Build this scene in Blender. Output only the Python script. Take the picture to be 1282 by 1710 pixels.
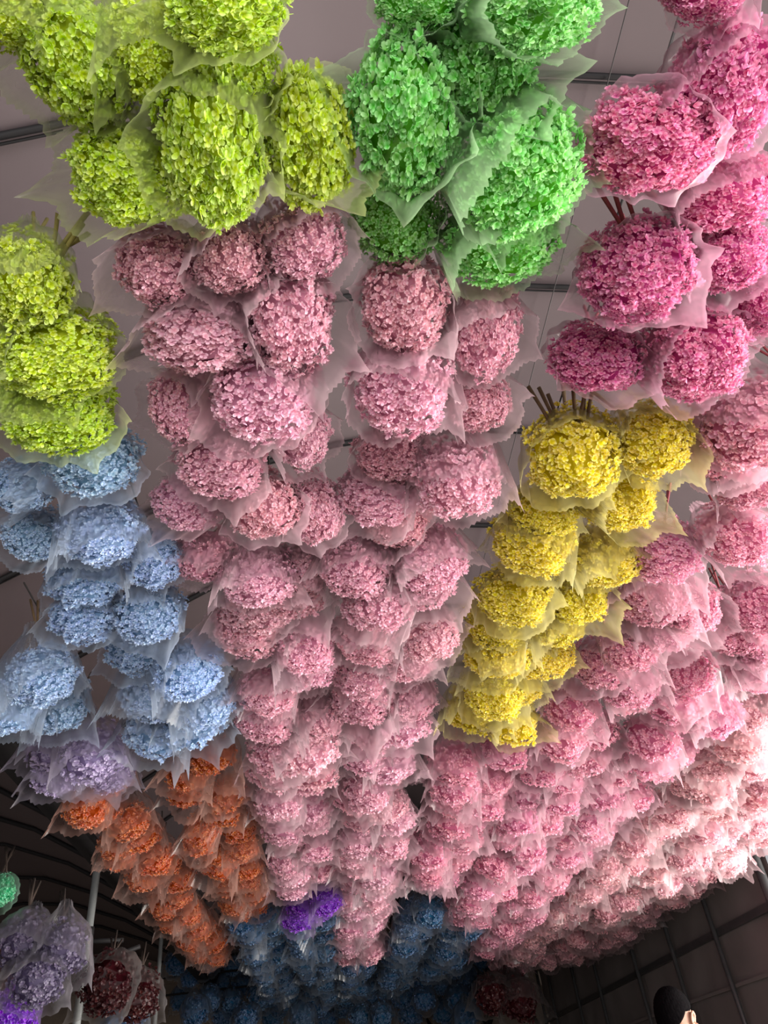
import bpy, bmesh, math, random
import numpy as np
from mathutils import Vector, Matrix, Quaternion, Euler, noise as mnoise

# ------------------------------------------------------------------ clear
for o in list(bpy.data.objects):
    bpy.data.objects.remove(o, do_unlink=True)
SC = bpy.context.scene
COL = SC.collection
CAM_Z = 1.40                       # the phone is held at chest height

# ------------------------------------------------------------------ camera (vanishing points of the hall, focal 26 mm equivalent)
F = 1240.0
def _u(v): return v / np.linalg.norm(v)
ZEN = _u(np.array([440 - 641, -650 - 855, F]))
FWD = np.array([560 - 641, 1896 - 855, F]); FWD = _u(FWD - ZEN * FWD.dot(ZEN))
RGT = np.cross(FWD, ZEN)
W = np.array([RGT, FWD, ZEN])      # rows: hall axes (right, along the rows, up) in lens axes
camd = bpy.data.cameras.new('camera')
cam = bpy.data.objects.new('camera', camd); COL.objects.link(cam)
camd.sensor_fit = 'VERTICAL'; camd.sensor_height = 24.0; camd.lens = F / 1710.0 * 24.0
camd.clip_start = 0.05; camd.clip_end = 100
M3 = Matrix((( W[0][0], -W[0][1], -W[0][2]), (W[1][0], -W[1][1], -W[1][2]), (W[2][0], -W[2][1], -W[2][2])))
cam.matrix_world = Matrix.Translation((0, 0, CAM_Z)) @ M3.to_4x4()
SC.camera = cam
CAMP = Vector((0, 0, CAM_Z))

def ray(px, py):
    return Vector(W @ _u(np.array([px - 641.0, py - 855.0, F])))
def on_plane(px, py, h):
    d = ray(px, py); t = h / d.z
    p = d * t
    depth = float(W.T[2] @ np.array(p))
    return CAMP + p, depth

# ------------------------------------------------------------------ light
SC.view_settings.view_transform = 'Standard'; SC.view_settings.look = 'None'
SC.view_settings.gamma = 1.0; SC.view_settings.use_curve_mapping = False
SC.view_settings.exposure = 0.50
SC.cycles.transparent_max_bounces = 10
SC.cycles.max_bounces = 3; SC.cycles.diffuse_bounces = 2; SC.cycles.transmission_bounces = 2
SC.cycles.glossy_bounces = 2; SC.cycles.debug_use_spatial_splits = True; SC.cycles.use_light_tree = False
world = bpy.data.worlds.new('overcast_sky'); SC.world = world; world.use_nodes = True
bg = world.node_tree.nodes['Background']; bg.inputs[0].default_value = (0.95, 0.96, 1.0, 1); bg.inputs[1].default_value = 0.35

def area(name, loc, direction, sx, sy, power, color):
    l = bpy.data.lights.new(name, 'AREA'); l.shape = 'RECTANGLE'; l.size = sx; l.size_y = sy
    l.energy = power; l.color = color
    o = bpy.data.objects.new(name, l); COL.objects.link(o); o.location = loc
    o.rotation_euler = Vector(direction).to_track_quat('-Z', 'Y').to_euler()
    return o
# daylight through the open side of the hall (up to the thick post of the dark wall) and through the open end behind the viewer
area('side_opening_daylight', (5.3, 2.6, 1.7), (-1, 0, 0.10), 6.6, 3.2, 820, (1.0, 0.95, 0.88))
area('end_opening_daylight', (0.6, -3.1, 1.5), (0, 1, 0.22), 4.6, 2.6, 145, (1.0, 0.97, 0.95))

# ------------------------------------------------------------------ materials
def newmat(name):
    m = bpy.data.materials.new(name); m.use_nodes = True
    nt = m.node_tree; nt.nodes.clear()
    out = nt.nodes.new('ShaderNodeOutputMaterial')
    return m, nt, out
def N(nt, t, **kw):
    n = nt.nodes.new(t)
    for k, v in kw.items(): setattr(n, k, v)
    return n
def principled(name, color, rough=0.6, metal=0.0, noise_scale=None, noise_amt=0.15, bump=0.0, spec=0.4):
    m, nt, out = newmat(name)
    p = N(nt, 'ShaderNodeBsdfPrincipled')
    p.inputs['Roughness'].default_value = rough; p.inputs['Metallic'].default_value = metal
    p.inputs['Specular IOR Level'].default_value = spec
    p.inputs['Base Color'].default_value = (*color, 1)
    if noise_scale:
        tc = N(nt, 'ShaderNodeTexCoord'); nz = N(nt, 'ShaderNodeTexNoise'); nz.inputs['Scale'].default_value = noise_scale
        nz.inputs['Detail'].default_value = 5
        nt.links.new(tc.outputs['Object'], nz.inputs['Vector'])
        mr = N(nt, 'ShaderNodeMapRange'); mr.inputs[3].default_value = 1 - noise_amt; mr.inputs[4].default_value = 1 + noise_amt
        nt.links.new(nz.outputs['Fac'], mr.inputs[0])
        mx = N(nt, 'ShaderNodeVectorMath', operation='SCALE'); mx.inputs[0].default_value = color
        nt.links.new(mr.outputs[0], mx.inputs['Scale']); nt.links.new(mx.outputs[0], p.inputs['Base Color'])
        if bump:
            b = N(nt, 'ShaderNodeBump'); b.inputs['Strength'].default_value = bump; b.inputs['Distance'].default_value = 0.02
            nt.links.new(nz.outputs['Fac'], b.inputs['Height']); nt.links.new(b.outputs[0], p.inputs['Normal'])
    nt.links.new(p.outputs[0], out.inputs[0])
    return m

def petal_material(name, from_object):
    m, nt, out = newmat(name)
    oi = N(nt, 'ShaderNodeObjectInfo')
    at = N(nt, 'ShaderNodeAttribute', attribute_name='tint')
    tip = N(nt, 'ShaderNodeAttribute', attribute_name='tip')
    rnd = oi.outputs['Random'] if from_object else at.outputs['Fac']
    hsv = N(nt, 'ShaderNodeHueSaturation')
    h = N(nt, 'ShaderNodeMapRange'); h.inputs[3].default_value = 0.488; h.inputs[4].default_value = 0.512
    nt.links.new(rnd, h.inputs[0]); nt.links.new(h.outputs[0], hsv.inputs['Hue'])
    s = N(nt, 'ShaderNodeMapRange'); s.inputs[3].default_value = 1.28; s.inputs[4].default_value = 0.66  # paler tips are the petals' own; extra contrast paints in highlights and shadow
    nt.links.new(tip.outputs['Fac'], s.inputs[0]); nt.links.new(s.outputs[0], hsv.inputs['Saturation'])
    a = N(nt, 'ShaderNodeMath', operation='MULTIPLY_ADD'); a.inputs[1].default_value = 0.20; a.inputs[2].default_value = 0.76
    nt.links.new(rnd, a.inputs[0])
    b = N(nt, 'ShaderNodeMath', operation='MULTIPLY_ADD'); b.inputs[1].default_value = 0.32
    nt.links.new(tip.outputs['Fac'], b.inputs[0]); nt.links.new(a.outputs[0], b.inputs[2])
    nt.links.new(b.outputs[0], hsv.inputs['Value'])
    nt.links.new(oi.outputs['Color'], hsv.inputs['Color'])
    d = N(nt, 'ShaderNodeBsdfDiffuse'); t = N(nt, 'ShaderNodeBsdfTranslucent')
    nt.links.new(hsv.outputs[0], d.inputs[0]); nt.links.new(hsv.outputs[0], t.inputs[0])
    mx = N(nt, 'ShaderNodeMixShader'); mx.inputs[0].default_value = 0.36
    nt.links.new(d.outputs[0], mx.inputs[1]); nt.links.new(t.outputs[0], mx.inputs[2])
    g = N(nt, 'ShaderNodeBsdfGlossy'); g.inputs['Roughness'].default_value = 0.45
    mx2 = N(nt, 'ShaderNodeMixShader'); mx2.inputs[0].default_value = 0.03
    nt.links.new(mx.outputs[0], mx2.inputs[1]); nt.links.new(g.outputs[0], mx2.inputs[2])
    nt.links.new(mx2.outputs[0], out.inputs[0])
    return m
M_PETAL = petal_material('petal', False)
M_FLORET = petal_material('floret_petal', True)

def film_material():
    m, nt, out = newmat('frosted_film')
    fr = N(nt, 'ShaderNodeAttribute', attribute_name='frost')
    oi = N(nt, 'ShaderNodeObjectInfo')
    lw = N(nt, 'ShaderNodeLayerWeight'); lw.inputs['Blend'].default_value = 0.35
    cr = N(nt, 'ShaderNodeMapRange', clamp=False); cr.inputs[3].default_value = 0.17; cr.inputs[4].default_value = 0.33
    nt.links.new(fr.outputs['Fac'], cr.inputs[0])
    ad = N(nt, 'ShaderNodeMath', operation='MULTIPLY_ADD'); ad.inputs[1].default_value = 0.30; ad.use_clamp = True
    nt.links.new(lw.outputs['Facing'], ad.inputs[0]); nt.links.new(cr.outputs[0], ad.inputs[2])
    tr = N(nt, 'ShaderNodeBsdfTransparent'); tr.inputs[0].default_value = (0.985, 0.985, 0.985, 1)
    rf = N(nt, 'ShaderNodeBsdfRefraction'); rf.inputs['Roughness'].default_value = 0.55; rf.inputs['IOR'].default_value = 1.16
    rf.inputs[0].default_value = (0.97, 0.97, 0.97, 1)
    tl = N(nt, 'ShaderNodeBsdfTranslucent'); tl.inputs[0].default_value = (0.93, 0.93, 0.94, 1)
    df = N(nt, 'ShaderNodeBsdfDiffuse'); df.inputs[0].default_value = (0.90, 0.90, 0.91, 1)
    for b in (tl, df): nt.links.new(oi.outputs['Color'], b.inputs[0])
    m1 = N(nt, 'ShaderNodeMixShader'); m1.inputs[0].default_value = 0.25
    nt.links.new(tl.outputs[0], m1.inputs[1]); nt.links.new(df.outputs[0], m1.inputs[2])
    m2 = N(nt, 'ShaderNodeMixShader'); m2.inputs[0].default_value = 0.45
    nt.links.new(rf.outputs[0], m2.inputs[1]); nt.links.new(m1.outputs[0], m2.inputs[2])
    m3 = N(nt, 'ShaderNodeMixShader'); nt.links.new(ad.outputs[0], m3.inputs[0])
    nt.links.new(tr.outputs[0], m3.inputs[1]); nt.links.new(m2.outputs[0], m3.inputs[2])
    g = N(nt, 'ShaderNodeBsdfGlossy'); g.inputs['Roughness'].default_value = 0.25
    m4 = N(nt, 'ShaderNodeMixShader'); m4.inputs[0].default_value = 0.04
    nt.links.new(m3.outputs[0], m4.inputs[1]); nt.links.new(g.outputs[0], m4.inputs[2])
    nt.links.new(m4.outputs[0], out.inputs[0])
    return m
M_FILM = film_material()

M_ROOF = principled('roof_film', (0.112, 0.087, 0.092), 0.55, noise_scale=1.6, noise_amt=0.12, bump=0.25, spec=0.3)
M_HOOP = principled('dark_steel_pipe', (0.014, 0.013, 0.014), 0.6, 0.0, noise_scale=12, noise_amt=0.3, spec=0.2)
M_PIPE = principled('black_painted_pipe', (0.06, 0.06, 0.062), 0.3, 0.1, noise_scale=9, noise_amt=0.3)
M_STEEL = principled('galvanised_steel', (0.36, 0.38, 0.38), 0.3, 0.3, noise_scale=25, noise_amt=0.2)
M_CLOTH = principled('black_shade_fabric', (0.20, 0.176, 0.170), 0.85, noise_scale=2.2, noise_amt=0.3, bump=0.5, spec=0.15)
M_FLOOR = principled('packed_soil', (0.22, 0.19, 0.165), 0.9, noise_scale=3.5, noise_amt=0.3, bump=0.4)
M_BOARD = principled('weathered_board', (0.17, 0.13, 0.10), 0.8, noise_scale=6, noise_amt=0.35)
M_WIRE = principled('hanging_wire_steel', (0.06, 0.055, 0.055), 0.5, 0.6, noise_scale=20)
M_STEM = principled('green_stem', (0.23, 0.20, 0.045), 0.7, noise_scale=30, noise_amt=0.35)
M_STEM2 = principled('brown_stem', (0.15, 0.095, 0.045), 0.75, noise_scale=30, noise_amt=0.35)
M_STEM3 = principled('red_stem', (0.34, 0.07, 0.085), 0.7, noise_scale=30, noise_amt=0.35)
M_STEM4 = principled('dark_stem', (0.045, 0.030, 0.024), 0.8, noise_scale=30, noise_amt=0.35)
M_SKIN = principled('skin', (0.33, 0.165, 0.105), 0.5, noise_scale=40, noise_amt=0.05)
M_HAIR = principled('black_hair', (0.003, 0.0025, 0.003), 0.9, noise_scale=60, noise_amt=0.4, bump=0.3, spec=0.02)
M_SHIRT = principled('dark_shirt', (0.05, 0.055, 0.07), 0.85, noise_scale=30, noise_amt=0.2)
M_TROUSER = principled('dark_trousers', (0.03, 0.03, 0.035), 0.85, noise_scale=30, noise_amt=0.2)

# ------------------------------------------------------------------ helpers
def link(name, me, mat=None, parent=None):
    o = bpy.data.objects.new(name, me); COL.objects.link(o)
    if mat is not None and not me.materials: me.materials.append(mat)
    if parent is not None: o.parent = parent
    return o
def tag(o, label=None, cat=None, group=None, kind=None):
    if label: o['label'] = label
    if cat: o['category'] = cat
    if group: o['group'] = group
    if kind: o['kind'] = kind
    return o
def empty(name, loc):
    o = bpy.data.objects.new(name, None); COL.objects.link(o); o.location = loc; o.empty_display_size = 0.05
    return o
def mesh(name, verts, faces, smooth=True):
    me = bpy.data.meshes.new(name); me.from_pydata([tuple(v) for v in verts], [], faces)
    if smooth: me.polygons.foreach_set('use_smooth', [True] * len(me.polygons))
    me.update(); return me
def tube(points, radius, sides=8, cap=True):
    """verts, faces of a pipe along points; radius a number or a list"""
    P = [Vector(p) for p in points]; n = len(P)
    R = radius if isinstance(radius, (list, tuple)) else [radius] * n
    V, Fc = [], []
    ref = None
    for i in range(n):
        t = (P[min(i + 1, n - 1)] - P[max(i - 1, 0)]).normalized()
        if ref is None:
            ref = t.orthogonal().normalized()
        ref = (ref - t * ref.dot(t)).normalized()
        b = t.cross(ref)
        for k in range(sides):
            a = 2 * math.pi * k / sides
            V.append(P[i] + (ref * math.cos(a) + b * math.sin(a)) * R[i])
    for i in range(n - 1):
        for k in range(sides):
            k2 = (k + 1) % sides
            Fc.append((i * sides + k, i * sides + k2, (i + 1) * sides + k2, (i + 1) * sides + k))
    if cap:
        Fc.append(tuple(range(sides - 1, -1, -1))); Fc.append(tuple((n - 1) * sides + k for k in range(sides)))
    return V, Fc
def merge(parts):
    V, Fc = [], []
    for v, f in parts:
        o = len(V); V += list(v); Fc += [tuple(i + o for i in q) for q in f]
    return V, Fc
def box(x0, x1, y0, y1, z0, z1):
    V = [(x, y, z) for x in (x0, x1) for y in (y0, y1) for z in (z0, z1)]
    Fc = [(0, 1, 3, 2), (4, 6, 7, 5), (0, 4, 5, 1), (2, 3, 7, 6), (0, 2, 6, 4), (1, 5, 7, 3)]
    return V, Fc

# ------------------------------------------------------------------ the hall
# roof profile (height above the lens against X): main bay, gutter at X = -1.4, next bay beyond it
PROF = [(-1.40, 1.52), (-1.15, 1.72), (-0.9, 1.88), (-0.62, 2.03), (-0.4, 2.16), (-0.15, 2.28), (0.15, 2.37), (0.5, 2.42), (0.8, 2.43),
        (1.15, 2.40), (1.5, 2.35), (1.9, 2.27), (2.3, 2.17), (2.7, 2.05), (3.05, 1.92), (3.45, 1.74)]
PROF2 = [(-5.6, 1.52), (-5.2, 1.86), (-4.7, 2.14), (-4.1, 2.36), (-3.5, 2.43), (-2.9, 2.36), (-2.3, 2.14), (-1.8, 1.86), (-1.40, 1.52)]
Y0, Y1 = -3.2, 13.2
def sheet(prof, y0, y1, thick=0.006):
    V, Fc = [], []
    ny = 40
    for s in (0, 1):
        for j in range(ny + 1):
            y = y0 + (y1 - y0) * j / ny
            for (x, z) in prof:
                w = 0.012 * mnoise.noise(Vector((x * 2.2, y * 1.7, 0.3)))
                V.append((x, y, CAM_Z + z + w + s * thick))
    n = len(prof)
    for s in (0, 1):
        o = s * n * (ny + 1)
        for j in range(ny):
            for i in range(n - 1):
                a = o + j * n + i
                q = (a, a + 1, a + n + 1, a + n)
                Fc.append(q if s else q[::-1])
    return V, Fc
tag(link('roof', mesh('roof', *sheet(PROF, Y0, Y1)), M_ROOF), 'mauve plastic roof film of the flower hall', kind='structure')
tag(link('roof_next_bay', mesh('roof_next_bay', *sheet(PROF2, 1.0, Y1)), M_ROOF), 'dark roof film of the neighbouring bay', kind='structure')
HOOPS = [0.86, 1.60, 2.36, 3.06, 3.86, 4.6, 5.35, 6.1, 6.85, 7.6, 8.35, 9.1, 9.85, 10.6, 11.35, 12.1, 0.12]
def prof_z(prof, x):
    for (xa, za), (xb, zb) in zip(prof, prof[1:]):
        if xa <= x <= xb: return za + (zb - za) * (x - xa) / (xb - xa)
    return prof[-1][1]
for k, y in enumerate(HOOPS):
    pts = [(x, y, CAM_Z + z - 0.018) for x, z in PROF]
    v, f = merge([tube(pts, 0.010, 8), tube([(x, y0 + 0.019, z0) for x, y0, z0 in pts], 0.004, 6)])
    tag(link('roof_hoop', mesh('roof_hoop', v, f), M_HOOP), 'dark curved steel hoop carrying the roof film', kind='structure')
for y in [3.4, 4.4, 5.4, 6.4, 7.4, 8.6, 9.8, 11.0]:
    pts = [(x, y, CAM_Z + z - 0.02) for x, z in PROF2]
    tag(link('roof_hoop', mesh('roof_hoop', *tube(pts, 0.018, 8)), M_HOOP), 'dark curved steel hoop of the neighbouring bay', kind='structure')
# wires running along under the film
for x, r in [(0.98, 0.0018), (2.2, 0.002)]:
    z = prof_z(PROF, x) - 0.034
    tag(link('roof_wire', mesh('roof_wire', *tube([(x, Y0 + 0.1, CAM_Z + z), (x, Y1 - 0.1, CAM_Z + z)], r, 6)), M_WIRE),
        'thin wire strung along under the roof film', kind='structure')
# gutter and its poles
tag(link('roof_gutter', mesh('roof_gutter', *merge([box(-1.46, -1.34, 1.0, Y1, CAM_Z + 1.45, CAM_Z + 1.50)])), M_HOOP), 'dark gutter between the two roof bays', kind='structure')
for k, (y, r, lab) in enumerate([(5.07, 0.022, 'bright galvanised steel pole below the orange bouquets'),
                            (7.30, 0.017, 'thin galvanised steel pole between the orange and dark blue bouquets')]):
    p = empty('steel_pole', (-1.40, y, 0)); tag(p, lab, 'pole')
    link('shaft', mesh('shaft', *tube([(0, 0, 0.01), (0, 0, CAM_Z + 1.44)], r, 16)), M_STEEL, p)
    link('base_plate', mesh('base_plate', *box(-0.08, 0.08, -0.08, 0.08, 0, 0.012), smooth=False), M_STEEL, p)
    link('clamp', mesh('clamp', *tube([(0, 0, CAM_Z + 1.02), (0, 0, CAM_Z + 1.08)], r + 0.008, 16)), M_HOOP, p)

tag(link('floor', mesh('floor', *box(-5.7, 3.6, Y0, Y1 + 0.2, -0.05, 0.0), smooth=False), M_FLOOR), 'brown packed floor', kind='structure')
# right wall: black fabric hung on black pipes
WX = 3.20; WTOP = CAM_Z + 1.78
def cloth_panel(y0, y1, z0, z1, seed):
    V, Fc = [], []
    ny, nz = 14, 18
    for s in (0, 1):
        for j in range(nz + 1):
            for i in range(ny + 1):
                y = y0 + (y1 - y0) * i / ny; z = z0 + (z1 - z0) * j / nz
                w = 0.02 * mnoise.noise(Vector((y * 1.3 + seed, z * 1.1, seed))) + 0.010 * mnoise.noise(Vector((y * 4 + z * 2.5, z * 3, seed + 4)))
                V.append((WX + 0.03 + w + s * 0.004, y, z))
    n = ny + 1
    for s in (0, 1):
        o = s * n * (nz + 1)
        for j in range(nz):
            for i in range(ny):
                a = o + j * n + i; q = (a, a + 1, a + n + 1, a + n)
                Fc.append(q if s else q[::-1])
    return V, Fc
wall = tag(empty('wall_right', (0, 0, 0)), 'dark side wall of black fabric panels on black pipes', kind='structure')
PY = [5.72, 6.78, 7.75, 8.80, 10.2, 11.2, 12.5, 13.15]
for k in range(len(PY) - 1):
    for (z0, z1) in ((0.0, CAM_Z + 0.57), (CAM_Z + 0.54, WTOP)):
        link('fabric_panel', mesh('fabric_panel', *cloth_panel(PY[k] - 0.03, PY[k + 1] + 0.03, z0, z1, k * 3.1 + z0)), M_CLOTH, wall)
for k, y in enumerate(PY):
    r = 0.034 if k == 0 else 0.020
    link('wall_pipe', mesh('wall_pipe', *tube([(WX - 0.02, y, 0), (WX - 0.02, y, CAM_Z + 1.75)], r, 10)), M_PIPE, wall)
link('rail', mesh('rail', *box(WX - 0.005, WX + 0.025, PY[0], Y1, CAM_Z + 0.90, CAM_Z + 0.955), smooth=False), M_PIPE, wall)
link('seam_strip', mesh('seam_strip', *box(WX + 0.0, WX + 0.018, PY[0], Y1, CAM_Z + 0.54, CAM_Z + 0.565), smooth=False), M_CLOTH, wall)
# far end: weathered boards with dark braces
wb = tag(empty('wall_back', (0, Y1, 0)), 'weathered board wall closing the far end of the hall', kind='structure')
z = 0.0
bm_board = mesh('board', *box(-5.6, 3.45, -0.02, 0.02, 0.0, 0.19), smooth=False)
while z < CAM_Z + 2.45:
    b = link('board', bm_board, M_BOARD, wb); b.location.z = z; b.location.y = 0.015 * (int(z / 0.2) % 2); z += 0.185
for (x0, x1) in [(1.55, 2.3), (2.3, 3.05), (0.6, 1.55), (-0.4, 0.6)]:
    for a, c in (((x0, 0.9), (x1, 2.3)), ((x0, 2.3), (x1, 0.9)), ((x0, 0.4), (x0, 2.35))):
        link('brace', mesh('brace', *tube([(a[0], -0.07, CAM_Z + a[1]), (c[0], -0.07, CAM_Z + c[1])], 0.028, 6)), M_HOOP, wb)
wl = tag(link('wall_left', mesh('wall_left', *box(-5.68, -5.6, 1.0, Y1, 0, CAM_Z + 1.5), smooth=False), M_CLOTH), 'dark wall of the neighbouring bay', kind='structure')

# ------------------------------------------------------------------ hydrangea bouquets: shared meshes
rng = random.Random(7)
def floret_geo(r, cup, rot, rg, fine):
    """four cupped petals around +Z; returns verts, faces, tip values"""
    V, Fc, T = [], [], []
    for k in range(4):
        a = rot + k * math.pi / 2 + rg.uniform(-0.18, 0.18)
        L = r * rg.uniform(0.85, 1.12); wd = L * rg.uniform(0.46, 0.56); up = cup * L * rg.uniform(0.5, 1.4); tw = rg.uniform(-0.25, 0.25)
        ca, sa = math.cos(a), math.sin(a)
        def P(u, v, h): return Vector((u * ca - v * sa, u * sa + v * ca, h))
        o = len(V)
        if fine:
            rows = [(0.04, 0.10, 0.0), (0.42, 0.85, 0.30), (0.78, 0.95, 0.72), (1.0, 0.42, 1.05)]
            for (u, w, h) in rows:
                e = 0.16 * L
                V += [P(u * L, -w * wd, up * h + e * w * 0.6 + tw * w * wd), P(u * L * (1.04 if u > .9 else 1), 0, up * h - 0.02 * L), P(u * L, w * wd, up * h + e * w * 0.6 - tw * w * wd)]
                T += [u] * 3
            for i in range(3):
                for j in range(2):
                    Fc.append((o + i * 3 + j, o + (i + 1) * 3 + j, o + (i + 1) * 3 + j + 1, o + i * 3 + j + 1))
        else:
            V += [P(0.02 * L, 0, 0), P(0.62 * L, -wd, up * 0.55 + tw * wd + 0.1 * L), P(1.0 * L, 0, up), P(0.62 * L, wd, up * 0.55 - tw * wd + 0.1 * L)]
            T += [0.0, 0.75, 1.0, 0.75]
            Fc += [(o, o + 1, o + 2), (o, o + 2, o + 3)]
    return V, Fc, T
HR = 0.088                                   # head radius
UPZ = 1.45                                   # the flower mass reaches up into the sleeve like an egg
def egg(d, seed, k=1.0):
    lump = 1 + 0.28 * mnoise.noise(d * 1.9 + Vector((seed * 3.7, 1.3, 0))) + 0.10 * mnoise.noise(d * 5.0 + Vector((seed * 1.7, 9.3, 0)))
    w = 1 + (0.24 * d.z if d.z > 0 else 0)
    return Vector((d.x * HR * w, d.y * HR * w, d.z * HR * (UPZ if d.z > 0 else 0.86))) * lump * k
def head_points(seed, n, lo=0.9, z_from=-1.0):
    """positions and outward directions of the florets on a lumpy egg that looks down -Z"""
    rg = random.Random(seed); pts = []
    ga = math.pi * (3 - math.sqrt(5))
    for i in range(n):
        z = z_from + (lo - z_from) * (i + 0.5) / n
        rr = math.sqrt(max(0, 1 - z * z)); a = i * ga + rg.uniform(-0.25, 0.25)
        d = Vector((rr * math.cos(a), rr * math.sin(a), z + rg.uniform(-0.05, 0.05))).normalized()
        p = egg(d, seed, 1 + rg.uniform(-0.06, 0.06))
        nd = (d + Vector((rg.uniform(-.7, .7), rg.uniform(-.7, .7), rg.uniform(-.7, .7)))).normalized()
        pts.append((p, nd, rg.uniform(0, 6.28)))
    return pts
def core_geo(seed, sub=2, k=0.88):
    bm = bmesh.new(); bmesh.ops.create_icosphere(bm, subdivisions=sub, radius=1.0)
    for v in bm.verts: v.co = egg(v.co.normalized(), seed, k)
    V = [v.co.copy() for v in bm.verts]; Fc = [tuple(v.index for v in f.verts) for f in bm.faces]; bm.free()
    return V, Fc
def finish_head(name, V, Fc, tint, tip, mat):
    me = mesh(name, V, Fc, smooth=False)
    a = me.attributes.new('tint', 'FLOAT', 'POINT'); a.data.foreach_set('value', tint)
    b = me.attributes.new('tip', 'FLOAT', 'POINT'); b.data.foreach_set('value', tip)
    me.materials.append(mat); return me
def head_mesh(seed, n, r, fine, lo=0.9, z_from=-1.0):
    rg = random.Random(seed * 11 + 1)
    V, Fc, tint, tip = [], [], [], []
    cv, cf = core_geo(seed); V += cv; Fc += cf; tint += [0.2] * len(cv); tip += [0.0] * len(cv)
    for p, nd, rot in head_points(seed, n, lo, z_from):
        fv, ff, ft = floret_geo(r * rg.uniform(0.8, 1.15), rg.uniform(0.1, 1.0), rot, rg, fine)
        q = nd.to_track_quat('Z', 'Y'); o = len(V); t = rg.random()
        V += [p + q @ v for v in fv]; Fc += [tuple(i + o for i in f) for f in ff]
        tint += [t] * len(fv); tip += ft
    return finish_head('flower_head', V, Fc, tint, tip, M_PETAL)
HEAD_MID = [head_mesh(s, 1050, 0.0071, True) for s in range(1, 6)]
HEAD_FAR = [head_mesh(s + 20, 420, 0.0110, False) for s in range(1, 5)]
def floret_mesh(seed):
    rg = random.Random(seed + 90)
    v, f, t = floret_geo(0.0068, 0.25 + 0.26 * (seed % 5), 0.0, rg, True)
    return finish_head('floret', v, f, [0.5] * len(v), t, M_FLORET)
FLORETS = [floret_mesh(s) for s in range(10)]
CORES = [head_mesh(s, 1150, 0.0066, True) for s in range(1, 6)]    # the florets further in and behind the film

def sleeve_mesh(seed, nu=104, nv=15, far=False):
    rg = random.Random(seed * 5 + 3)
    if far: nu, nv = 56, 9
    ph = [rg.uniform(0, 6.28) for _ in range(8)]
    zo = -0.066 + rg.uniform(-0.02, 0.022)
    rid = [(rg.uniform(0, 6.28), rg.uniform(0.05, 0.12), rg.uniform(0.006, 0.015) * rg.choice([1, 1, -0.6])) for _ in range(7)]
    wing = [(0.0, rg.uniform(0.008, 0.035), rg.uniform(0.02, 0.06)), (math.pi, rg.uniform(0.008, 0.03), rg.uniform(0.02, 0.06))]
    if rg.random() < 0.6: wing.append((rg.uniform(0, 6.28), rg.uniform(0.01, 0.03), rg.uniform(0.04, 0.07)))
    V, Fc = [], []
    def ad(a, b):
        d = (a - b + math.pi) % (2 * math.pi) - math.pi
        return d
    for j in range(nv + 1):
        t = j / nv
        for i in range(nu):
            th = 2 * math.pi * i / nu
            zt = 0.215 * (1 - t) ** 1.0
            s = min(1, max(0, t / 0.58)); s = s * s * (3 - 2 * s)
            r = 0.020 + (0.100 - 0.020) * s + 0.006 * max(0, (t - 0.75) / 0.25) ** 1.3
            x = r * math.cos(th) * (1 + 0.10 * s); y = r * math.sin(th) * (1 - 0.02 * s)
            d = Vector((math.cos(th), math.sin(th), 0))
            off = 0.0
            for (c, wd, am) in rid:
                off += am * (0.25 + 0.75 * t) * math.exp(-abs(ad(th, c)) / wd) * (0.3 if t < 0.1 else 1)
            off += 0.007 * t * math.sin(3 * th + ph[0] + 2 * t) + 0.003 * t * math.sin(7 * th + ph[1] - 3 * t) + 0.003 * math.sin(13 * th + ph[2] + 5 * t)
            drop = 0.026 * math.sin(th + ph[3]) + 0.010 * math.sin(2 * th + ph[4]) + 0.006 * math.sin(5 * th + ph[5])
            for (c, fl, dz) in wing:
                g = max(0, 1 - abs(ad(th, c)) / 0.34)
                off += fl * g * g * t * t * t
                drop -= dz * g * g
            z = zt * 1.0 + (zo + drop * t * t) * t
            if j == nv: z += (0.0045 if i % 2 else -0.0045) * rg.uniform(0.6, 1.2)
            V.append((x + d.x * off, y + d.y * off, z))
    for j in range(nv):
        for i in range(nu):
            i2 = (i + 1) % nu
            Fc.append((j * nu + i, j * nu + i2, (j + 1) * nu + i2, (j + 1) * nu + i))
    me = mesh('sleeve', V, Fc, smooth=True); me.materials.append(M_FILM)
    a = me.attributes.new('frost', 'FLOAT', 'POINT')
    a.data.foreach_set('value', [min(1, max(0, 0.5 + 0.9 * mnoise.noise(Vector(v) * 14 + Vector((seed, 0, 0))))) for v in V[:-nu]] + [1.9] * nu)
    return me
SLEEVE_NEAR = [sleeve_mesh(s) for s in range(1, 8)]
SLEEVE_FAR = [sleeve_mesh(s + 30, far=True) for s in range(1, 7)]
def stem_mesh(seed, mat):
    rg = random.Random(seed + 500)
    a = rg.uniform(0, 6.28); top = rg.uniform(0.33, 0.385); k = rg.uniform(0.010, 0.026)
    p = [(0.018 * math.cos(a + 3), 0.018 * math.sin(a + 3), 0.02), (0.006 * math.cos(a + 3), 0.006 * math.sin(a + 3), 0.16), (0.005 * math.cos(a), 0.005 * math.sin(a), 0.26), (k * math.cos(a), k * math.sin(a), top)]
    v, f = tube(p, [0.0032, 0.003, 0.0036, 0.0040], 6)
    me = mesh('stem', v, f); me.materials.append(mat); return me
STEMS = {m.name: [stem_mesh(s + 40 * i, m) for s in range(6)] for i, m in enumerate((M_STEM, M_STEM2, M_STEM3, M_STEM4))}

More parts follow.
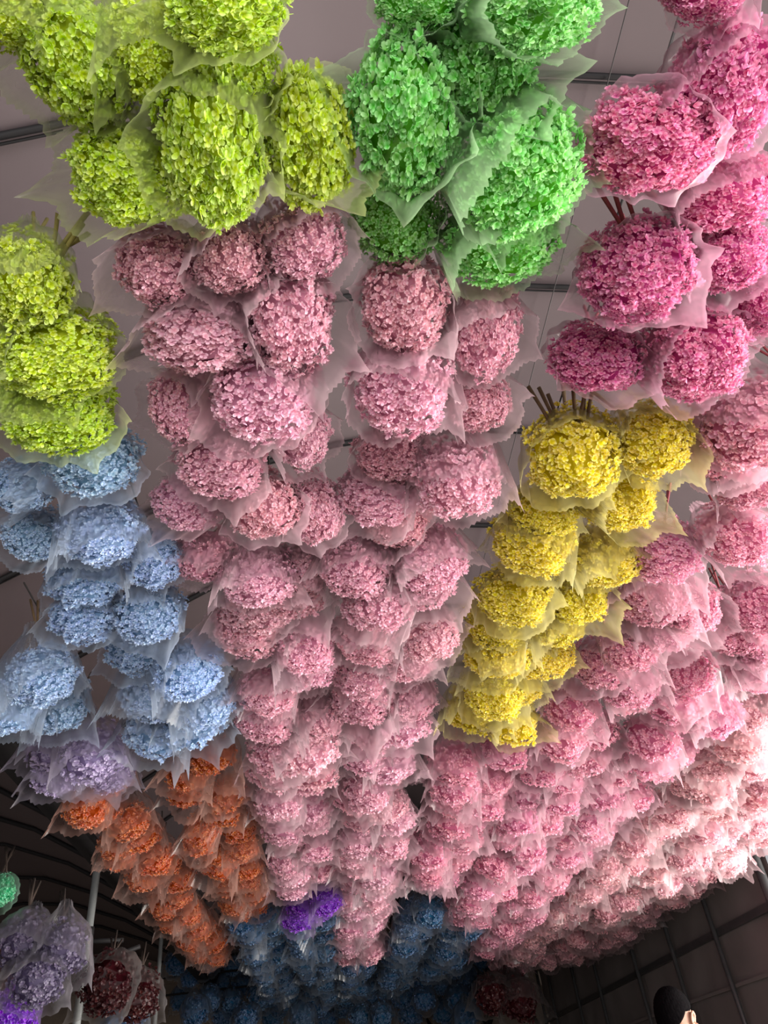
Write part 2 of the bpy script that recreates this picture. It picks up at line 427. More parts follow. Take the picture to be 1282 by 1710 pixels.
def srgb(r, g, b):
    f = lambda c: (c / 255) / 12.92 if c / 255 <= 0.04045 else ((c / 255 + 0.055) / 1.055) ** 2.4
    return (f(r), f(g), f(b))
COLOURS = {
    'lime': (srgb(212, 238, 52), M_STEM), 'green': (srgb(156, 232, 126), M_STEM), 'hot_pink': (srgb(244, 138, 186), M_STEM3),
    'pale_pink': (srgb(255, 192, 211), M_STEM2), 'rose_pink': (srgb(250, 172, 198), M_STEM3), 'blush_pink': (srgb(250, 190, 200), M_STEM2),
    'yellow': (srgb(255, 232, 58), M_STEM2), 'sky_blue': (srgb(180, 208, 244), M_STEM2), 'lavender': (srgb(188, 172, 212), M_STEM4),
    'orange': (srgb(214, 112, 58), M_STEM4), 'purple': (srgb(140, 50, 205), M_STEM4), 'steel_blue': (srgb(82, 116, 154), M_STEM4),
    'dark_red': (srgb(70, 24, 28), M_STEM4), 'shaded_lavender': (srgb(112, 102, 128), M_STEM4), 'mint': (srgb(110, 205, 160), M_STEM4)}  # lavender and red of the lower racks: bay shade darkened into the colours
GROUPS = {'lime': 'lime green bouquets', 'green': 'green bouquets', 'hot_pink': 'hot pink bouquets', 'pale_pink': 'pale pink bouquets', 'rose_pink': 'rose pink bouquets',
          'blush_pink': 'blush pink bouquets', 'yellow': 'yellow bouquets', 'sky_blue': 'sky blue bouquets', 'lavender': 'lavender bouquets', 'orange': 'orange bouquets',
          'purple': 'purple bouquets', 'steel_blue': 'dim steel blue bouquets', 'dark_red': 'dark red bouquets', 'shaded_lavender': 'dim lavender bouquets', 'mint': 'mint bouquets'}
def vary(c, rg, a=0.08):
    k = 1 + rg.uniform(-a, a)
    return (min(1, c[0] * k * (1 + rg.uniform(-a, a) * .4)), min(1, c[1] * k * (1 + rg.uniform(-a, a) * .4)), min(1, c[2] * k * (1 + rg.uniform(-a, a) * .4)), 1)

FILM_TINT = 0.62                              # flower colour mixed into the film, imitating light that glows through it
def bouquet(colour, centre, down, xdir, sx, sy, sz, label, detail, rg, sleeve_scale=1.0, stems=3, group=None):
    """centre: middle of the flower head; down: the way the head looks; detail 2 single florets, 1 near, 0 far"""
    c, stem_mat = COLOURS[colour]
    root = empty(colour + '_hydrangea_bouquet', centre)
    tag(root, label, 'bouquet', group or GROUPS[colour])
    z = -Vector(down).normalized(); x = Vector(xdir); x = (x - z * x.dot(z)).normalized(); y = z.cross(x)
    root.rotation_mode = 'QUATERNION'
    root.rotation_quaternion = Matrix((x, y, z)).transposed().to_quaternion()
    col = vary(c, rg)
    S = (sx / HR, sy / HR, sz / HR)
    k = rg.randrange(5)
    spin = rg.uniform(0, 6.28)
    if detail == 2:
        h = link('flower_head', CORES[k], None, root); h.scale = S; h.color = col
        h['kind'] = 'stuff'
        for p, nd, rot in head_points(k + 1, 300, 0.2):
            f = link('floret', FLORETS[rg.randrange(10)], None, h); f.location = p * 1.03
            f.rotation_mode = 'QUATERNION'; f.rotation_quaternion = nd.to_track_quat('Z', 'Y') @ Quaternion((0, 0, 1), rot)
            s = rg.uniform(0.85, 1.2); f.scale = (s * HR / sx, s * HR / sx, s * HR / sx); f.color = col
    else:
        me = HEAD_MID[k] if detail == 1 else HEAD_FAR[rg.randrange(4)]
        h = link('flower_head', me, None, root); h.scale = S; h.color = col; h['kind'] = 'stuff'
    sm = SLEEVE_NEAR[rg.randrange(7)] if detail else SLEEVE_FAR[rg.randrange(6)]
    sl = link('sleeve', sm, None, root)
    sl.color = tuple(0.93 * (1 - FILM_TINT) + min(1, c[i] * 1.05) * FILM_TINT for i in range(3)) + (1,)
    m = (sx + sy) / 2 / HR * sleeve_scale
    sl.scale = ((sx / HR * .5 + m * .5) * 1.0, (sy / HR * .5 + m * .5) * 1.0, 1.0 * (0.5 + 0.5 * m)); sl.rotation_euler = (rg.uniform(.10, .32), rg.uniform(-.14, .14), rg.choice([0, math.pi]) + rg.uniform(-.6, .6))
    for s in range(stems):
        st = link('stem', STEMS[stem_mat.name][rg.randrange(6)], None, root); st.rotation_euler = (0, 0, rg.uniform(0, 6.28))
    return root

H = 1.15                                     # underside of the flowers above the lens
WIRE_H = 1.50
ROWX = {'A': -0.10, 'B': 0.27, 'C': 0.72, 'D': 1.13, 'E': 1.55, 'G': 1.98, 'I': 2.40, 'J': 2.80, 'L': -0.50, 'M': -0.94}
ORD = ['first', 'second', 'third', 'fourth', 'fifth', 'sixth', 'seventh', 'eighth', 'ninth', 'tenth', 'eleventh', 'twelfth', 'thirteenth', 'fourteenth', 'fifteenth',
       'sixteenth', 'seventeenth', 'eighteenth', 'nineteenth', 'twentieth']
TENS = {2: 'twenty', 3: 'thirty', 4: 'forty', 5: 'fifty'}
def ordinal(n):
    if n <= 20: return ORD[n - 1]
    t, u = divmod(n, 10)
    return {2: 'twentieth', 3: 'thirtieth', 4: 'fortieth', 5: 'fiftieth'}[t] if u == 0 else TENS[t] + '-' + ORD[u - 1]

# hanging wires, one above each row
ROWNAME = {'A': 'lime and pale pink', 'B': 'green and pale pink', 'C': 'hot pink and yellow', 'D': 'first rose pink', 'E': 'second rose pink', 'G': 'first blush pink', 'I': 'second blush pink',
           'J': 'wall-side blush pink', 'L': 'sky blue and orange', 'M': 'lavender and orange'}
for k, x in ROWX.items():
    wv = tube([(x, {'L': 1.05, 'M': 2.1, 'A': 0.2}.get(k, -0.6), CAM_Z + WIRE_H), (x, 11.5, CAM_Z + WIRE_H)], 0.003, 6)
    tag(link('hanging_wire', mesh('hanging_wire', *wv), M_WIRE), 'dark wire above the %s row' % ROWNAME[k], 'wire', 'wires the bouquets hang from')

# ---- bouquets placed one by one: (row, colour, px, py, w, h, lift, detail, label)
NEAR = [
 ('A','lime',130,98,165,185,.05,2,'lime bouquet at the upper corner, shaded, behind the long grey roof pipe'),
 ('A','lime',252,88,150,150,.04,1,'lime bouquet half hidden above the tall one with the folded sleeve top'),
 ('A','lime',380,112,125,140,.04,1,'lime bouquet with pale yellowish florets behind the tall lime bouquet'),
 ('A','lime',355,242,165,262,-.02,2,'tall lime bouquet in the middle of its cluster, sleeve tight around it'),
 ('A','lime',210,292,178,155,.03,2,'lime bouquet with a torn folded flap of sleeve hanging over it'),
 ('A','lime',515,232,128,225,.02,2,'narrow lime bouquet leaning toward the green cluster'),
 ('A','lime',372,5,195,90,-.02,2,'bright lime bouquet cut off by the top edge of the picture'),
 ('A','lime',5,15,90,100,.05,1,'blurred lime bouquet in the top corner'),
 ('L','lime',42,476,138,145,.03,2,'round lime bouquet beside a sprig of bare stems'),
 ('L','lime',95,592,188,130,.0,2,'wide lime bouquet, middle of the three stacked above the blue ones'),
 ('L','lime',98,690,182,120,.0,2,'lime bouquet touching the first blue bouquet'),
 ('L','lime',-20,650,70,90,.05,1,'lime bouquet cut off by the edge beside the three stacked ones'),
 ('B','green',680,197,172,240,.02,2,'tall green bouquet next to the narrow lime one'),
 ('B','green',808,108,190,185,.06,2,'green bouquet behind, upper one of the green cluster'),
 ('B','green',862,282,205,215,-.02,2,'largest bright green bouquet, facing down, pale tips'),
 ('B','green',660,368,138,130,.07,1,'dark shaded green bouquet above a pale pink one'),
 ('B','green',835,400,190,110,.04,1,'green bouquet half hidden under the largest green one'),
 ('B','green',890,5,205,110,-.02,2,'bright green bouquet cut off by the top edge'),
 ('B','green',700,-12,140,90,.05,1,'green bouquet showing only its tip at the top edge'),
 ('C','hot_pink',1210,150,165,180,.02,2,'hot pink bouquet high up near the picture corner'),
 ('C','hot_pink',1078,238,205,150,.0,2,'wide hot pink bouquet beside the bare roof pipe'),
 ('C','hot_pink',1205,322,175,100,.05,1,'hot pink bouquet mostly covered by milky film'),
 ('C','hot_pink',1180,-30,120,90,.05,1,'hot pink bouquet tip at the very top edge'),
 ('C','hot_pink',1062,455,175,152,.0,2,'deep hot pink bouquet with three red stems showing above'),
 ('C','hot_pink',1218,425,132,112,.03,1,'hot pink bouquet beside the one with red stems'),
 ('C','hot_pink',995,600,150,105,.03,1,'small dark hot pink bouquet beside the bare stems'),
 ('C','hot_pink',1163,592,165,140,-.02,2,'hot pink bouquet directly above the yellow ones, sleeve tip hanging down'),
 ('D','hot_pink',1275,505,70,110,.03,1,'hot pink bouquet cut off by the picture edge above the rose row'),
 ('A','pale_pink',265,445,135,120,.04,1,'dim pale pink bouquet under the torn lime sleeve'),
 ('A','pale_pink',385,432,125,110,.02,1,'pale pink bouquet showing through the tip of the tall lime sleeve'),
 ('A','pale_pink',510,405,132,118,.03,1,'pale pink bouquet below the narrow lime one'),
 ('A','pale_pink',335,555,185,125,.02,1,'wide pale pink bouquet beside the tall oval one'),
 ('A','pale_pink',488,540,142,165,.0,1,'tall oval pale pink bouquet with the glossy sleeve'),
 ('A','pale_pink',302,682,92,118,.04,1,'small shaded pale pink bouquet at the outer side of the row'),
 ('A','pale_pink',440,662,172,150,-.02,1,'large pale pink bouquet in the middle of the third rank'),
 ('A','pale_pink',503,725,95,110,.05,1,'pale pink bouquet half hidden behind the large third-rank one'),
 ('A','pale_pink',368,778,142,95,.0,1,'pale pink bouquet under a broad flap with a white tip'),
 ('A','pale_pink',313,840,112,85,.05,1,'pale pink bouquet behind a torn scalloped sleeve edge'),
 ('A','pale_pink',440,848,115,100,.0,1,'pale pink bouquet with a deep pink hollow in its middle'),
 ('A','pale_pink',528,855,85,112,.02,1,'bright pink bouquet veiled by film at the inner side'),
 ('A','pale_pink',430,965,122,90,.0,1,'pale pink bouquet framed by two white sleeve tips'),
 ('A','pale_pink',335,930,95,80,.05,1,'pale pink bouquet beside the sky blue row'),
 ('A','pale_pink',505,955,75,80,.04,1,'small pale pink bouquet touching the neighbouring pink row'),
 ('B','pale_pink',675,512,140,148,.02,1,'round pale pink bouquet under the dark green one'),
 ('B','pale_pink',810,552,118,148,.04,1,'upright pale pink bouquet beside the bare roof film'),
 ('B','pale_pink',672,650,158,145,-.02,1,'large pale pink bouquet with a pointed scalloped sleeve'),
 ('B','pale_pink',800,672,102,95,.05,1,'pale pink bouquet tucked behind the large pointed sleeve'),
 ('B','pale_pink',655,762,118,75,.06,1,'flat pale pink bouquet below the large pointed one'),
 ('B','pale_pink',763,802,140,128,-.01,1,'full pale pink bouquet with a glossy rim next to the yellow row'),
 ('B','pale_pink',630,830,128,80,.04,1,'shaded pale pink bouquet beside the glossy-rimmed one'),
 ('B','pale_pink',662,872,110,60,.05,1,'thin strip of pale pink bouquet under the glossy-rimmed one'),
 ('B','pale_pink',592,950,116,92,.0,1,'oval mauve-pink bouquet in the row beside the yellow one'),
 ('B','pale_pink',718,937,116,98,.0,1,'pale pink bouquet level with the oval mauve-pink one'),
 ('C','yellow',957,765,152,138,.0,1,'large golden yellow bouquet below brown stems'),
 ('C','yellow',1092,738,126,112,.0,1,'brightest yellow bouquet, sunlit, under the hot pink tip'),
 ('C','yellow',1037,838,118,92,.0,1,'yellow bouquet with amber shadows below the brightest one'),
 ('C','yellow',907,858,108,72,.04,1,'olive-shaded yellow bouquet under the large golden one'),
 ('C','yellow',888,912,128,88,.0,1,'yellow bouquet at the outer bend with a scalloped sleeve'),
 ('C','yellow',1012,932,122,75,.02,1,'yellow bouquet beside a white stick of rolled film'),
 ('C','yellow',858,1000,138,78,.0,1,'wide yellow bouquet halfway down the yellow row'),
 ('C','yellow',965,1002,105,72,.02,1,'yellow bouquet next to the wide one halfway down'),
 ('L','sky_blue',155,772,140,105,.02,1,'sky blue bouquet just under the lowest lime one'),
 ('L','sky_blue',30,815,95,80,.06,1,'dim sky blue bouquet behind film at the picture edge'),
 ('L','sky_blue',168,890,128,95,.0,1,'brightest sky blue bouquet with whitish florets'),
 ('L','sky_blue',55,895,92,78,.05,1,'shaded blue bouquet beside the whitish one'),
 ('L','sky_blue',258,940,92,78,.02,1,'sky blue bouquet at the side of the pale pink row'),
 ('L','sky_blue',140,970,120,60,.05,1,'flat strip of sky blue bouquet below the whitish one'),
 ('L','sky_blue',142,1032,112,72,.0,1,'sky blue bouquet, paler one of the lower pair'),
 ('L','sky_blue',245,1028,108,88,.0,1,'deeper blue bouquet, darker one of the lower pair'),
]
OUT = Vector((0, 0, 0))
def axis_for(row, p, rg, tocam=0.35):
    wp = Vector((ROWX[row], p.y + rg.uniform(-0.05, 0.05), CAM_Z + WIRE_H + 0.02))
    d = (p - wp).normalized()
    c = (CAMP - p).normalized()
    d = (d + c * tocam + Vector((rg.uniform(-.12, .12), rg.uniform(-.12, .12), 0))).normalized()
    return d
STEM_FANS = {   # bare stem ends that stick out of the sleeve: lean (image up, image right) and length
 'beside a sprig of bare stems': [(0.70, 0.85, .44), (0.76, 0.95, .42), (0.62, 0.78, .46), (0.80, 0.72, .40)],
 'large golden yellow bouquet below brown stems': [(0.82, -0.50, .52), (0.88, -0.62, .55), (0.80, -0.42, .46), (1.0, -0.05, .50), (1.02, 0.08, .52), (0.96, 0.24, .52), (0.98, 0.16, .46)],
 'three red stems': [(1.05, -0.52, .60), (1.0, -0.40, .57), (1.02, -0.22, .52)],
 'small dark hot pink bouquet': [(0.9, 0.3, .4)]}
KEEP = []                                     # (x, y) of what hangs already
rg = random.Random(21)
IMG_X = Vector(W[:, 0])
for (row, colour, px, py, w, h, lift, det, lab) in NEAR:
    p, depth = on_plane(px, py, H + 0.04 + lift)
    sx = min(0.108, max(0.066, w / 2 * depth / F)); sy = h / 2 * depth / F
    sy = min(max(sy, 0.70 * sx), 1.42 * sx)
    sz = 0.5 * (sx + sy) if sy < sx * 1.1 else sx
    sz = min(sz, 0.095)
    d = axis_for(row, p, rg, 0.45)
    if not lab.startswith(('lime', 'tall lime')) and len(lab.split()) > 16: print('LONG', lab)
    b = bouquet(colour, p, d, IMG_X, sx * 0.97, sy * 0.97, sz * 0.97, lab, det, rg, 0.93, 3)
    for key, sets in STEM_FANS.items():
        if key in lab:
            for (th, ph, k) in sets:
                st = link('stem', STEMS[COLOURS[colour][1].name][rg.randrange(6)], None, b)
                st.rotation_euler = Euler((th, ph, 0), 'YXZ').to_matrix().to_euler(); st.scale = (1.25, 1.25, k)
    KEEP.append((p.x, p.y))

# ---- the rows running away from the viewer
def run_row(row, colour, y0, y1, step, what, detail_y=2.6, sag=0.0, half=0.081, zig=True, three=0.25, h=H, size=1.0, sleeve=1.03):
    rg = random.Random(hash_name(row + colour)); y = y0; n = 0; used = []
    while y < y1:
        n += 1
        xs = [-half, half]
        for i, dx in enumerate(xs):
            px_ = ROWX[row] + dx + rg.uniform(-.035, .035); py_ = y + rg.uniform(-.055, .055) + (0.07 if (i + n) % 2 else 0)
            s = rg.uniform(0.084, 0.104) * size
            z = CAM_Z + h + 0.045 + rg.uniform(-.045, .05) - sag * max(0, y - 2)
            p = Vector((px_, py_, z))
            if any((p.x - a) ** 2 + (p.y - b) ** 2 < 0.105 ** 2 for a, b in KEEP): continue
            d = axis_for(row, p, rg, 0.30)
            lab = '%s bouquet, %s of the %s pair along %s' % (colour.replace('_', ' '), 'left' if i == 0 else 'right', ordinal(n), what)
            bouquet(colour, p, d, IMG_X, s * 1.06, s * rg.uniform(.78, .98), s * rg.uniform(.78, .98), lab, 1 if y < detail_y else 0, rg, sleeve * rg.uniform(0.93, 1.10), 2 if y < 2.6 else 1)
        y += step * rg.uniform(0.92, 1.08)
def hash_name(s):
    v = 17
    for ch in s: v = (v * 31 + ord(ch)) % 100003
    return v
run_row('A', 'pale_pink', 1.80, 5.15, 0.26, 'the pink row behind the lime cluster')
run_row('B', 'pale_pink', 1.80, 7.70, 0.26, 'the pink row behind the green cluster')
run_row('C', 'yellow', 2.08, 3.00, 0.25, 'the yellow row')
run_row('C', 'rose_pink', 3.20, 5.00, 0.26, 'the short row behind the yellow')
run_row('D', 'rose_pink', 1.10, 6.60, 0.26, 'the row just outside the yellow')
run_row('E', 'rose_pink', 1.95, 8.0, 0.27, 'the second row outside the yellow')
run_row('G', 'blush_pink', 2.9, 9.4, 0.29, 'the third row from the dark wall')
run_row('I', 'blush_pink', 3.7, 9.4, 0.29, 'the second row from the dark wall')
run_row('J', 'blush_pink', 4.5, 9.2, 0.29, 'the row nearest the dark wall')
run_row('L', 'sky_blue', 2.12, 2.75, 0.25, 'the blue row over the orange')
run_row('M', 'sky_blue', 2.2, 2.66, 0.25, 'the outer blue row at the edge')
run_row('M', 'lavender', 2.74, 3.00, 0.24, 'the lavender stretch above the orange')
run_row('L', 'orange', 3.05, 5.60, 0.27, 'the inner orange row', size=0.80, sleeve=1.22, half=0.074)
run_row('M', 'orange', 3.24, 7.20, 0.28, 'the outer orange row', size=0.80, sleeve=1.22, half=0.074)
run_row('A', 'purple', 5.35, 5.80, 0.24, 'the purple stretch', h=H - 0.06, size=0.95)
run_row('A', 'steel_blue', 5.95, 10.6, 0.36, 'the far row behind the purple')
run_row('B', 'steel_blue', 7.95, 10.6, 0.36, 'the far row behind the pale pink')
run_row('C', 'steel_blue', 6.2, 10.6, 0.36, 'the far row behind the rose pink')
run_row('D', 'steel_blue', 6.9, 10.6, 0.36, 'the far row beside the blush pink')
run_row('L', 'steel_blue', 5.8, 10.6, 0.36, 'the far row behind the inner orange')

# ---- lower racks: dim bouquets further back and in the neighbouring bay
def at_y(px, py, Y):
    d = ray(px, py); p = d * (Y / d.y)
    return CAMP + p, float(W.T[2] @ np.array(p))
rg = random.Random(5)
def low(colour, px, py, Y, wpx, lab, stems=5, group=None, stretch=0.95, lean=0.7):
    p, depth = at_y(px, py, Y)
    sx = wpx / 2 * depth / F
    d = Vector((rg.uniform(-.15, .15), rg.uniform(-.25, -.02), -1)) + (CAMP - p).normalized() * lean
    b = bouquet(colour, p, d, IMG_X, sx, sx * .95, sx, lab, 0, rg, 1.0, stems, group)
    for c in b.children:
        if c.name.split('.')[0] == 'stem': c.scale = (1.6, 1.6, stretch)
        elif c.name.split('.')[0] == 'sleeve': c.scale = c.scale * 1.1
    return b
LOW = [('shaded_lavender', 38, 1578, 3.6, 74, 'dim lavender bouquet at the edge, nearer the mint one'),
       ('shaded_lavender', 98, 1592, 3.6, 78, 'dim lavender bouquet beside the bright steel pole'),
       ('shaded_lavender', 62, 1640, 3.55, 76, 'dim lavender bouquet hanging lowest of its three'),
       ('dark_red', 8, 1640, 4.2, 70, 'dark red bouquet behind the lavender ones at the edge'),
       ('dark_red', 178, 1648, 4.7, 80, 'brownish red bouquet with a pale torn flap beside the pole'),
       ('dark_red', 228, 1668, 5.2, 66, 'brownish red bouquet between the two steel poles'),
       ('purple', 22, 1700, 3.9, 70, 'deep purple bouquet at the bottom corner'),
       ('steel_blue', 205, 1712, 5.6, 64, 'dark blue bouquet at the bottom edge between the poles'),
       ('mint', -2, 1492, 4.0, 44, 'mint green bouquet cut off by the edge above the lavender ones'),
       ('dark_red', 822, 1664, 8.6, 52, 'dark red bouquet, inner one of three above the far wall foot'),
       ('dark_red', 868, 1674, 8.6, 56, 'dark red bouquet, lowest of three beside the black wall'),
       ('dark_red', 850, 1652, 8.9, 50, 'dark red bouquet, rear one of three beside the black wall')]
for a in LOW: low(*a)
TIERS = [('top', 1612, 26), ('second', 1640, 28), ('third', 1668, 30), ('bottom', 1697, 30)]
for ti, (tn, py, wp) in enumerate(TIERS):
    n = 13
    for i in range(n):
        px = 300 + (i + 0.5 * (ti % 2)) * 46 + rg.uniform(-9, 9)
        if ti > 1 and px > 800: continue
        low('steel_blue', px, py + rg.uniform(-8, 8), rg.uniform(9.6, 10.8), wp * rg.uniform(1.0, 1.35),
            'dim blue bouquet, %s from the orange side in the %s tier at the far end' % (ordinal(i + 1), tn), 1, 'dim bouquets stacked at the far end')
for (ax, ay, bx, by, Y, lab) in [(112, 1573, 206, 1570, 5.105, 'black rod crossing behind the bright steel pole'), (136, 1618, 234, 1580, 5.10, 'slanting black rod beside the outer orange row'),
                             (-60, 1545, 60, 1552, 4.3, 'black rod above the dim lavender bouquets')]:
    a, b = at_y(ax, ay, Y)[0], at_y(bx, by, Y)[0]
    tag(link('rack_rod', mesh('rack_rod', *tube([a, b], 0.013, 8)), M_HOOP), lab, 'rod', 'rods of the lower racks')

for tn, py, wp in TIERS:
    a, b = at_y(270, py - 34, 10.2)[0], at_y(900, py - 34, 10.2)[0]; b.z = a.z
    tag(link('rack_rod', mesh('rack_rod', *tube([a, b], 0.012, 8)), M_HOOP), 'dark rod above the %s tier of dim blue bouquets at the far end' % tn, 'rod', 'rods of the lower racks')

# ------------------------------------------------------------------ the visitor at the lower corner
def ell(c, r, rot=None, seg=20, ring=14):
    V, Fc = [], []
    for j in range(ring + 1):
        a = math.pi * j / ring
        for i in range(seg):
            b = 2 * math.pi * i / seg
            v = Vector((r[0] * math.sin(a) * math.cos(b), r[1] * math.sin(a) * math.sin(b), r[2] * math.cos(a)))
            if rot: v = rot @ v
            V.append(v + Vector(c))
    for j in range(ring):
        for i in range(seg):
            i2 = (i + 1) % seg
            Fc.append((j * seg + i, (j + 1) * seg + i, (j + 1) * seg + i2, j * seg + i2))
    return V, Fc
def limb(a, b, ra, rb):
    a, b = Vector(a), Vector(b); n = 7
    P = [a.lerp(b, i / n) for i in range(n + 1)]
    return merge([tube(P, [ra + (rb - ra) * i / n for i in range(n + 1)], 14), ell(a, (ra,) * 3, seg=14, ring=8), ell(b, (rb,) * 3, seg=14, ring=8)])
def remeshed(name, parts, mat, parent, vox, smooth=4):
    v, f = merge(parts)
    o = link(name, mesh(name, v, f), mat, parent)
    m = o.modifiers.new('remesh', 'REMESH'); m.mode = 'VOXEL'; m.voxel_size = vox; m.use_smooth_shade = True
    q = o.modifiers.new('smooth', 'SMOOTH'); q.factor = 0.5; q.iterations = smooth
    return o
pt, _ = at_y(1117, 1653, 4.5)
top = pt.z
person = empty('person', (pt.x, pt.y, 0)); person.rotation_euler = (0, 0, math.radians(-54))
tag(person, 'person with short black hair in dark clothes standing by the black wall', 'person')
K = top / 1.735
def S_(v): return Vector(v) * K
hz = 1.60                                  # head centre in a 1.735 m figure
body = []
body.append(ell(S_((0, -0.012, hz + 0.02)), (0.076 * K, 0.096 * K, 0.105 * K)))            # cranium
body.append(ell(S_((0, 0.028, hz - 0.055)), (0.060 * K, 0.068 * K, 0.078 * K)))            # face and jaw
body.append(ell(S_((0, 0.075, hz - 0.105)), (0.024 * K, 0.018 * K, 0.017 * K)))            # chin
body.append(limb(S_((0, 0.096, hz + 0.012)), S_((0, 0.112, hz - 0.030)), 0.009 * K, 0.014 * K))   # nose
for sgn in (-1, 1):
    body.append(ell(S_((sgn * 0.030, 0.088, hz + 0.022)), (0.022 * K, 0.012 * K, 0.008 * K)))     # brow
    body.append(ell(S_((sgn * 0.040, 0.070, hz - 0.028)), (0.024 * K, 0.020 * K, 0.020 * K)))     # cheek
    e = Matrix.Rotation(math.radians(12 * sgn), 3, 'Y') @ Matrix.Rotation(math.radians(-12), 3, 'X')
    for q in range(10):                                                                          # ear rim
        a = math.radians(-60 + q * 30)
        body.append(ell(S_((sgn * 0.088, -0.002, hz + 0.004)) + e @ (Vector((0, -0.017 * math.cos(a) , 0.027 * math.sin(a))) * K), (0.007 * K, 0.0075 * K, 0.0075 * K), seg=8, ring=6))
    body.append(ell(S_((sgn * 0.080, 0.0, hz + 0.004)), (0.006 * K, 0.015 * K, 0.025 * K)))
for zc, w_ in ((-0.072, 0.022), (-0.084, 0.020)):
    body.append(ell(S_((0, 0.088, hz + zc)), (w_ * K, 0.010 * K, 0.006 * K)))                    # lips
body.append(limb(S_((0, -0.015, 1.53)), S_((0, -0.02, 1.41)), 0.055 * K, 0.062 * K))            # neck
body.append(ell(S_((0, -0.01, 1.24)), (0.165 * K, 0.105 * K, 0.20 * K)))
body.append(ell(S_((0, 0.0, 1.02)), (0.140 * K, 0.095 * K, 0.17 * K)))
body.append(ell(S_((0, 0.0, 0.90)), (0.155 * K, 0.105 * K, 0.12 * K)))
for sgn in (-1, 1):
    body.append(limb(S_((sgn * 0.05, -0.02, 1.42)), S_((sgn * 0.185, -0.015, 1.36)), 0.05 * K, 0.055 * K))
    body.append(limb(S_((sgn * 0.195, -0.01, 1.35)), S_((sgn * 0.235, -0.03, 1.07)), 0.048 * K, 0.038 * K))
    body.append(limb(S_((sgn * 0.235, -0.03, 1.07)), S_((sgn * 0.225, 0.04, 0.83)), 0.036 * K, 0.025 * K))
    body.append(ell(S_((sgn * 0.222, 0.052, 0.78)), (0.016 * K, 0.040 * K, 0.048 * K)))
    for q in range(4):
        y = 0.085 - q * 0.021; L_ = (0.070, 0.080, 0.076, 0.060)[q]
        body.append(limb(S_((sgn * 0.221, y - 0.008, 0.745)), S_((sgn * 0.216, y - 0.004, 0.745 - L_ * .55)), 0.0095 * K, 0.009 * K))
        body.append(limb(S_((sgn * 0.216, y - 0.004, 0.745 - L_ * .55)), S_((sgn * 0.200, y, 0.745 - L_)), 0.009 * K, 0.0078 * K))
    body.append(limb(S_((sgn * 0.215, 0.085, 0.79)), S_((sgn * 0.198, 0.108, 0.745)), 0.011 * K, 0.009 * K))
    body.append(limb(S_((sgn * 0.085, 0.0, 0.88)), S_((sgn * 0.095, 0.01, 0.48)), 0.082 * K, 0.055 * K))
    body.append(limb(S_((sgn * 0.095, 0.01, 0.48)), S_((sgn * 0.10, -0.02, 0.09)), 0.054 * K, 0.036 * K))
    body.append(limb(S_((sgn * 0.10, -0.03, 0.045)), S_((sgn * 0.115, 0.15, 0.035)), 0.040 * K, 0.033 * K))
remeshed('body', body, M_SKIN, person, 0.006)
shirt = [ell(S_((0, -0.01, 1.24)), (0.178 * K, 0.118 * K, 0.215 * K)), ell(S_((0, 0.0, 1.02)), (0.155 * K, 0.108 * K, 0.20 * K)), ell(S_((0, 0, 0.90)), (0.168 * K, 0.118 * K, 0.10 * K))]
trousers = [ell(S_((0, 0, 0.88)), (0.164 * K, 0.113 * K, 0.11 * K))]
for sgn in (-1, 1):
    shirt.append(limb(S_((sgn * 0.05, -0.02, 1.42)), S_((sgn * 0.185, -0.015, 1.36)), 0.060 * K, 0.064 * K))
    shirt.append(limb(S_((sgn * 0.195, -0.01, 1.35)), S_((sgn * 0.225, -0.025, 1.14)), 0.058 * K, 0.056 * K))
    trousers.append(limb(S_((sgn * 0.085, 0.0, 0.87)), S_((sgn * 0.095, 0.01, 0.48)), 0.092 * K, 0.068 * K))
    trousers.append(limb(S_((sgn * 0.095, 0.01, 0.48)), S_((sgn * 0.10, -0.02, 0.10)), 0.067 * K, 0.056 * K))
    sh = remeshed('shoe', [limb(S_((sgn * 0.10, -0.035, 0.052)), S_((sgn * 0.116, 0.16, 0.042)), 0.050 * K, 0.041 * K)], M_HAIR, person, 0.008)
remeshed('shirt', shirt, M_SHIRT, person, 0.010)
remeshed('trousers', trousers, M_TROUSER, person, 0.010)
# hair: close over the sides, fuller on top, ending above the ear and at the nape
V, Fc = [], []
seg, ring = 96, 64
cc = S_((0, -0.012, hz + 0.02))
for j in range(ring + 1):
    a = math.pi * j / ring
    for i in range(seg):
        b = 2 * math.pi * i / seg
        d = Vector((math.sin(a) * math.cos(b), math.sin(a) * math.sin(b), math.cos(a)))
        back = max(0, -d.y)
        line = 0.28 - 0.95 * back + (0.25 if d.y > 0.55 else 0.0)
        if abs(d.x) > 0.5 and -0.22 < d.y < 0.5: line = 0.10 if d.y < 0.3 else 0.20
        cov = min(1, max(0, (d.z - line) / 0.10))
        t = 0.93 + cov * (0.17 + 0.16 * max(0, d.z - 0.15) + 0.12 * back) + cov * 0.018 * mnoise.noise(d * 22) + cov * 0.02 * math.sin(b * 40 + 9 * d.z)
        V.append(cc + Vector((d.x * 0.076, d.y * 0.096, d.z * 0.105)) * K * t)
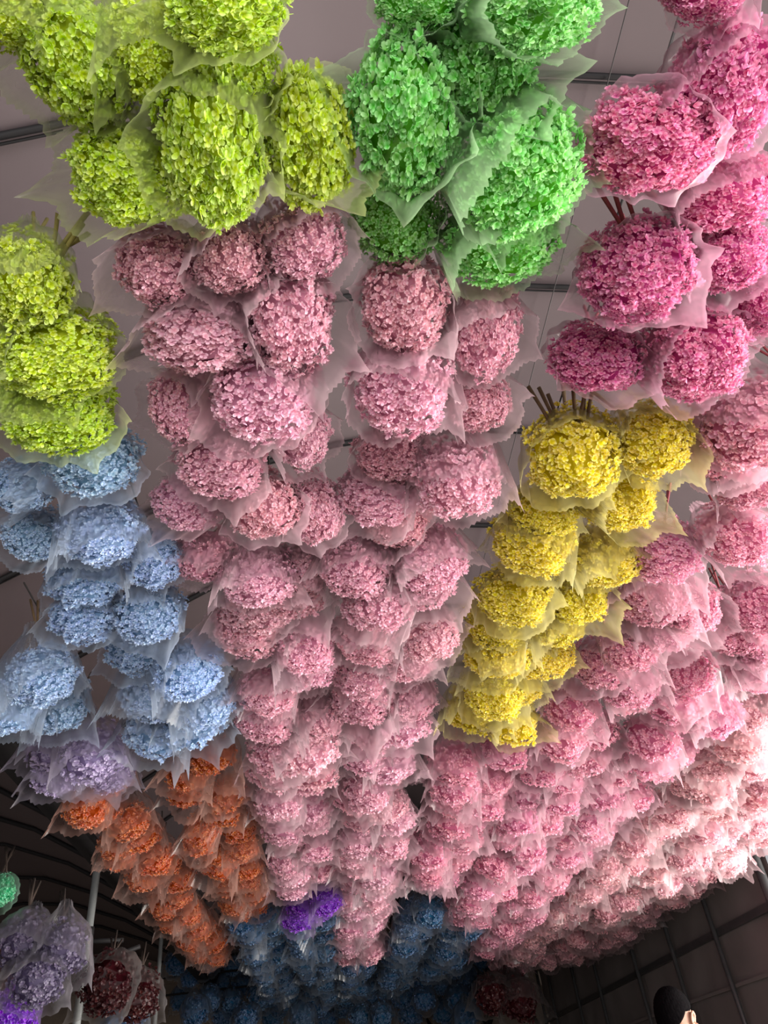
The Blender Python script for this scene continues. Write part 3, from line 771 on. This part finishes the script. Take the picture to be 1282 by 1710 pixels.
for j in range(ring):
    for i in range(seg):
        i2 = (i + 1) % seg
        Fc.append((j * seg + i, (j + 1) * seg + i, (j + 1) * seg + i2, j * seg + i2))
link('hair', mesh('hair', V, Fc), M_HAIR, person)
for sgn in (-1, 1):
    link('eye', mesh('eye', *ell(S_((sgn * 0.031, 0.083, hz + 0.004)), (0.011 * K,) * 3, seg=12, ring=8)), principled('eye', (0.05, 0.03, 0.02), 0.2), person)

# bouquets the photograph shows nothing of
UNSEEN = {
    'dim blue bouquet, thirteenth from the orange side in the second tier at the far end',
    'rose pink bouquet, right of the first pair along the second row outside the yellow',
    'blush pink bouquet, right of the second pair along the second row from the dark wall',
    'blush pink bouquet, right of the thirteenth pair along the second row from the dark wall',
    'blush pink bouquet, right of the twentieth pair along the second row from the dark wall',
    'blush pink bouquet, right of the first pair along the row nearest the dark wall',
    'steel blue bouquet, right of the fifth pair along the far row behind the purple',
    'steel blue bouquet, right of the eighth pair along the far row behind the purple',
    'steel blue bouquet, left of the thirteenth pair along the far row behind the purple',
    'steel blue bouquet, left of the eighth pair along the far row behind the pale pink',
    'steel blue bouquet, right of the twelfth pair along the far row behind the rose pink',
    'steel blue bouquet, right of the thirteenth pair along the far row behind the rose pink',
    'steel blue bouquet, left of the tenth pair along the far row beside the blush pink',
    'steel blue bouquet, left of the eleventh pair along the far row beside the blush pink',
    'dim blue bouquet, sixth from the orange side in the top tier at the far end',
    'dim blue bouquet, seventh from the orange side in the top tier at the far end',
    'dim blue bouquet, ninth from the orange side in the top tier at the far end',
    'dim blue bouquet, tenth from the orange side in the top tier at the far end',
    'dim blue bouquet, fourth from the orange side in the second tier at the far end',
    'dim blue bouquet, fifth from the orange side in the second tier at the far end',
    'dim blue bouquet, sixth from the orange side in the second tier at the far end',
    'dim blue bouquet, eighth from the orange side in the second tier at the far end',
}
for o in [o for o in COL.objects if o.get('label') in UNSEEN]:
    for c in list(o.children): bpy.data.objects.remove(c, do_unlink=True)
    bpy.data.objects.remove(o, do_unlink=True)
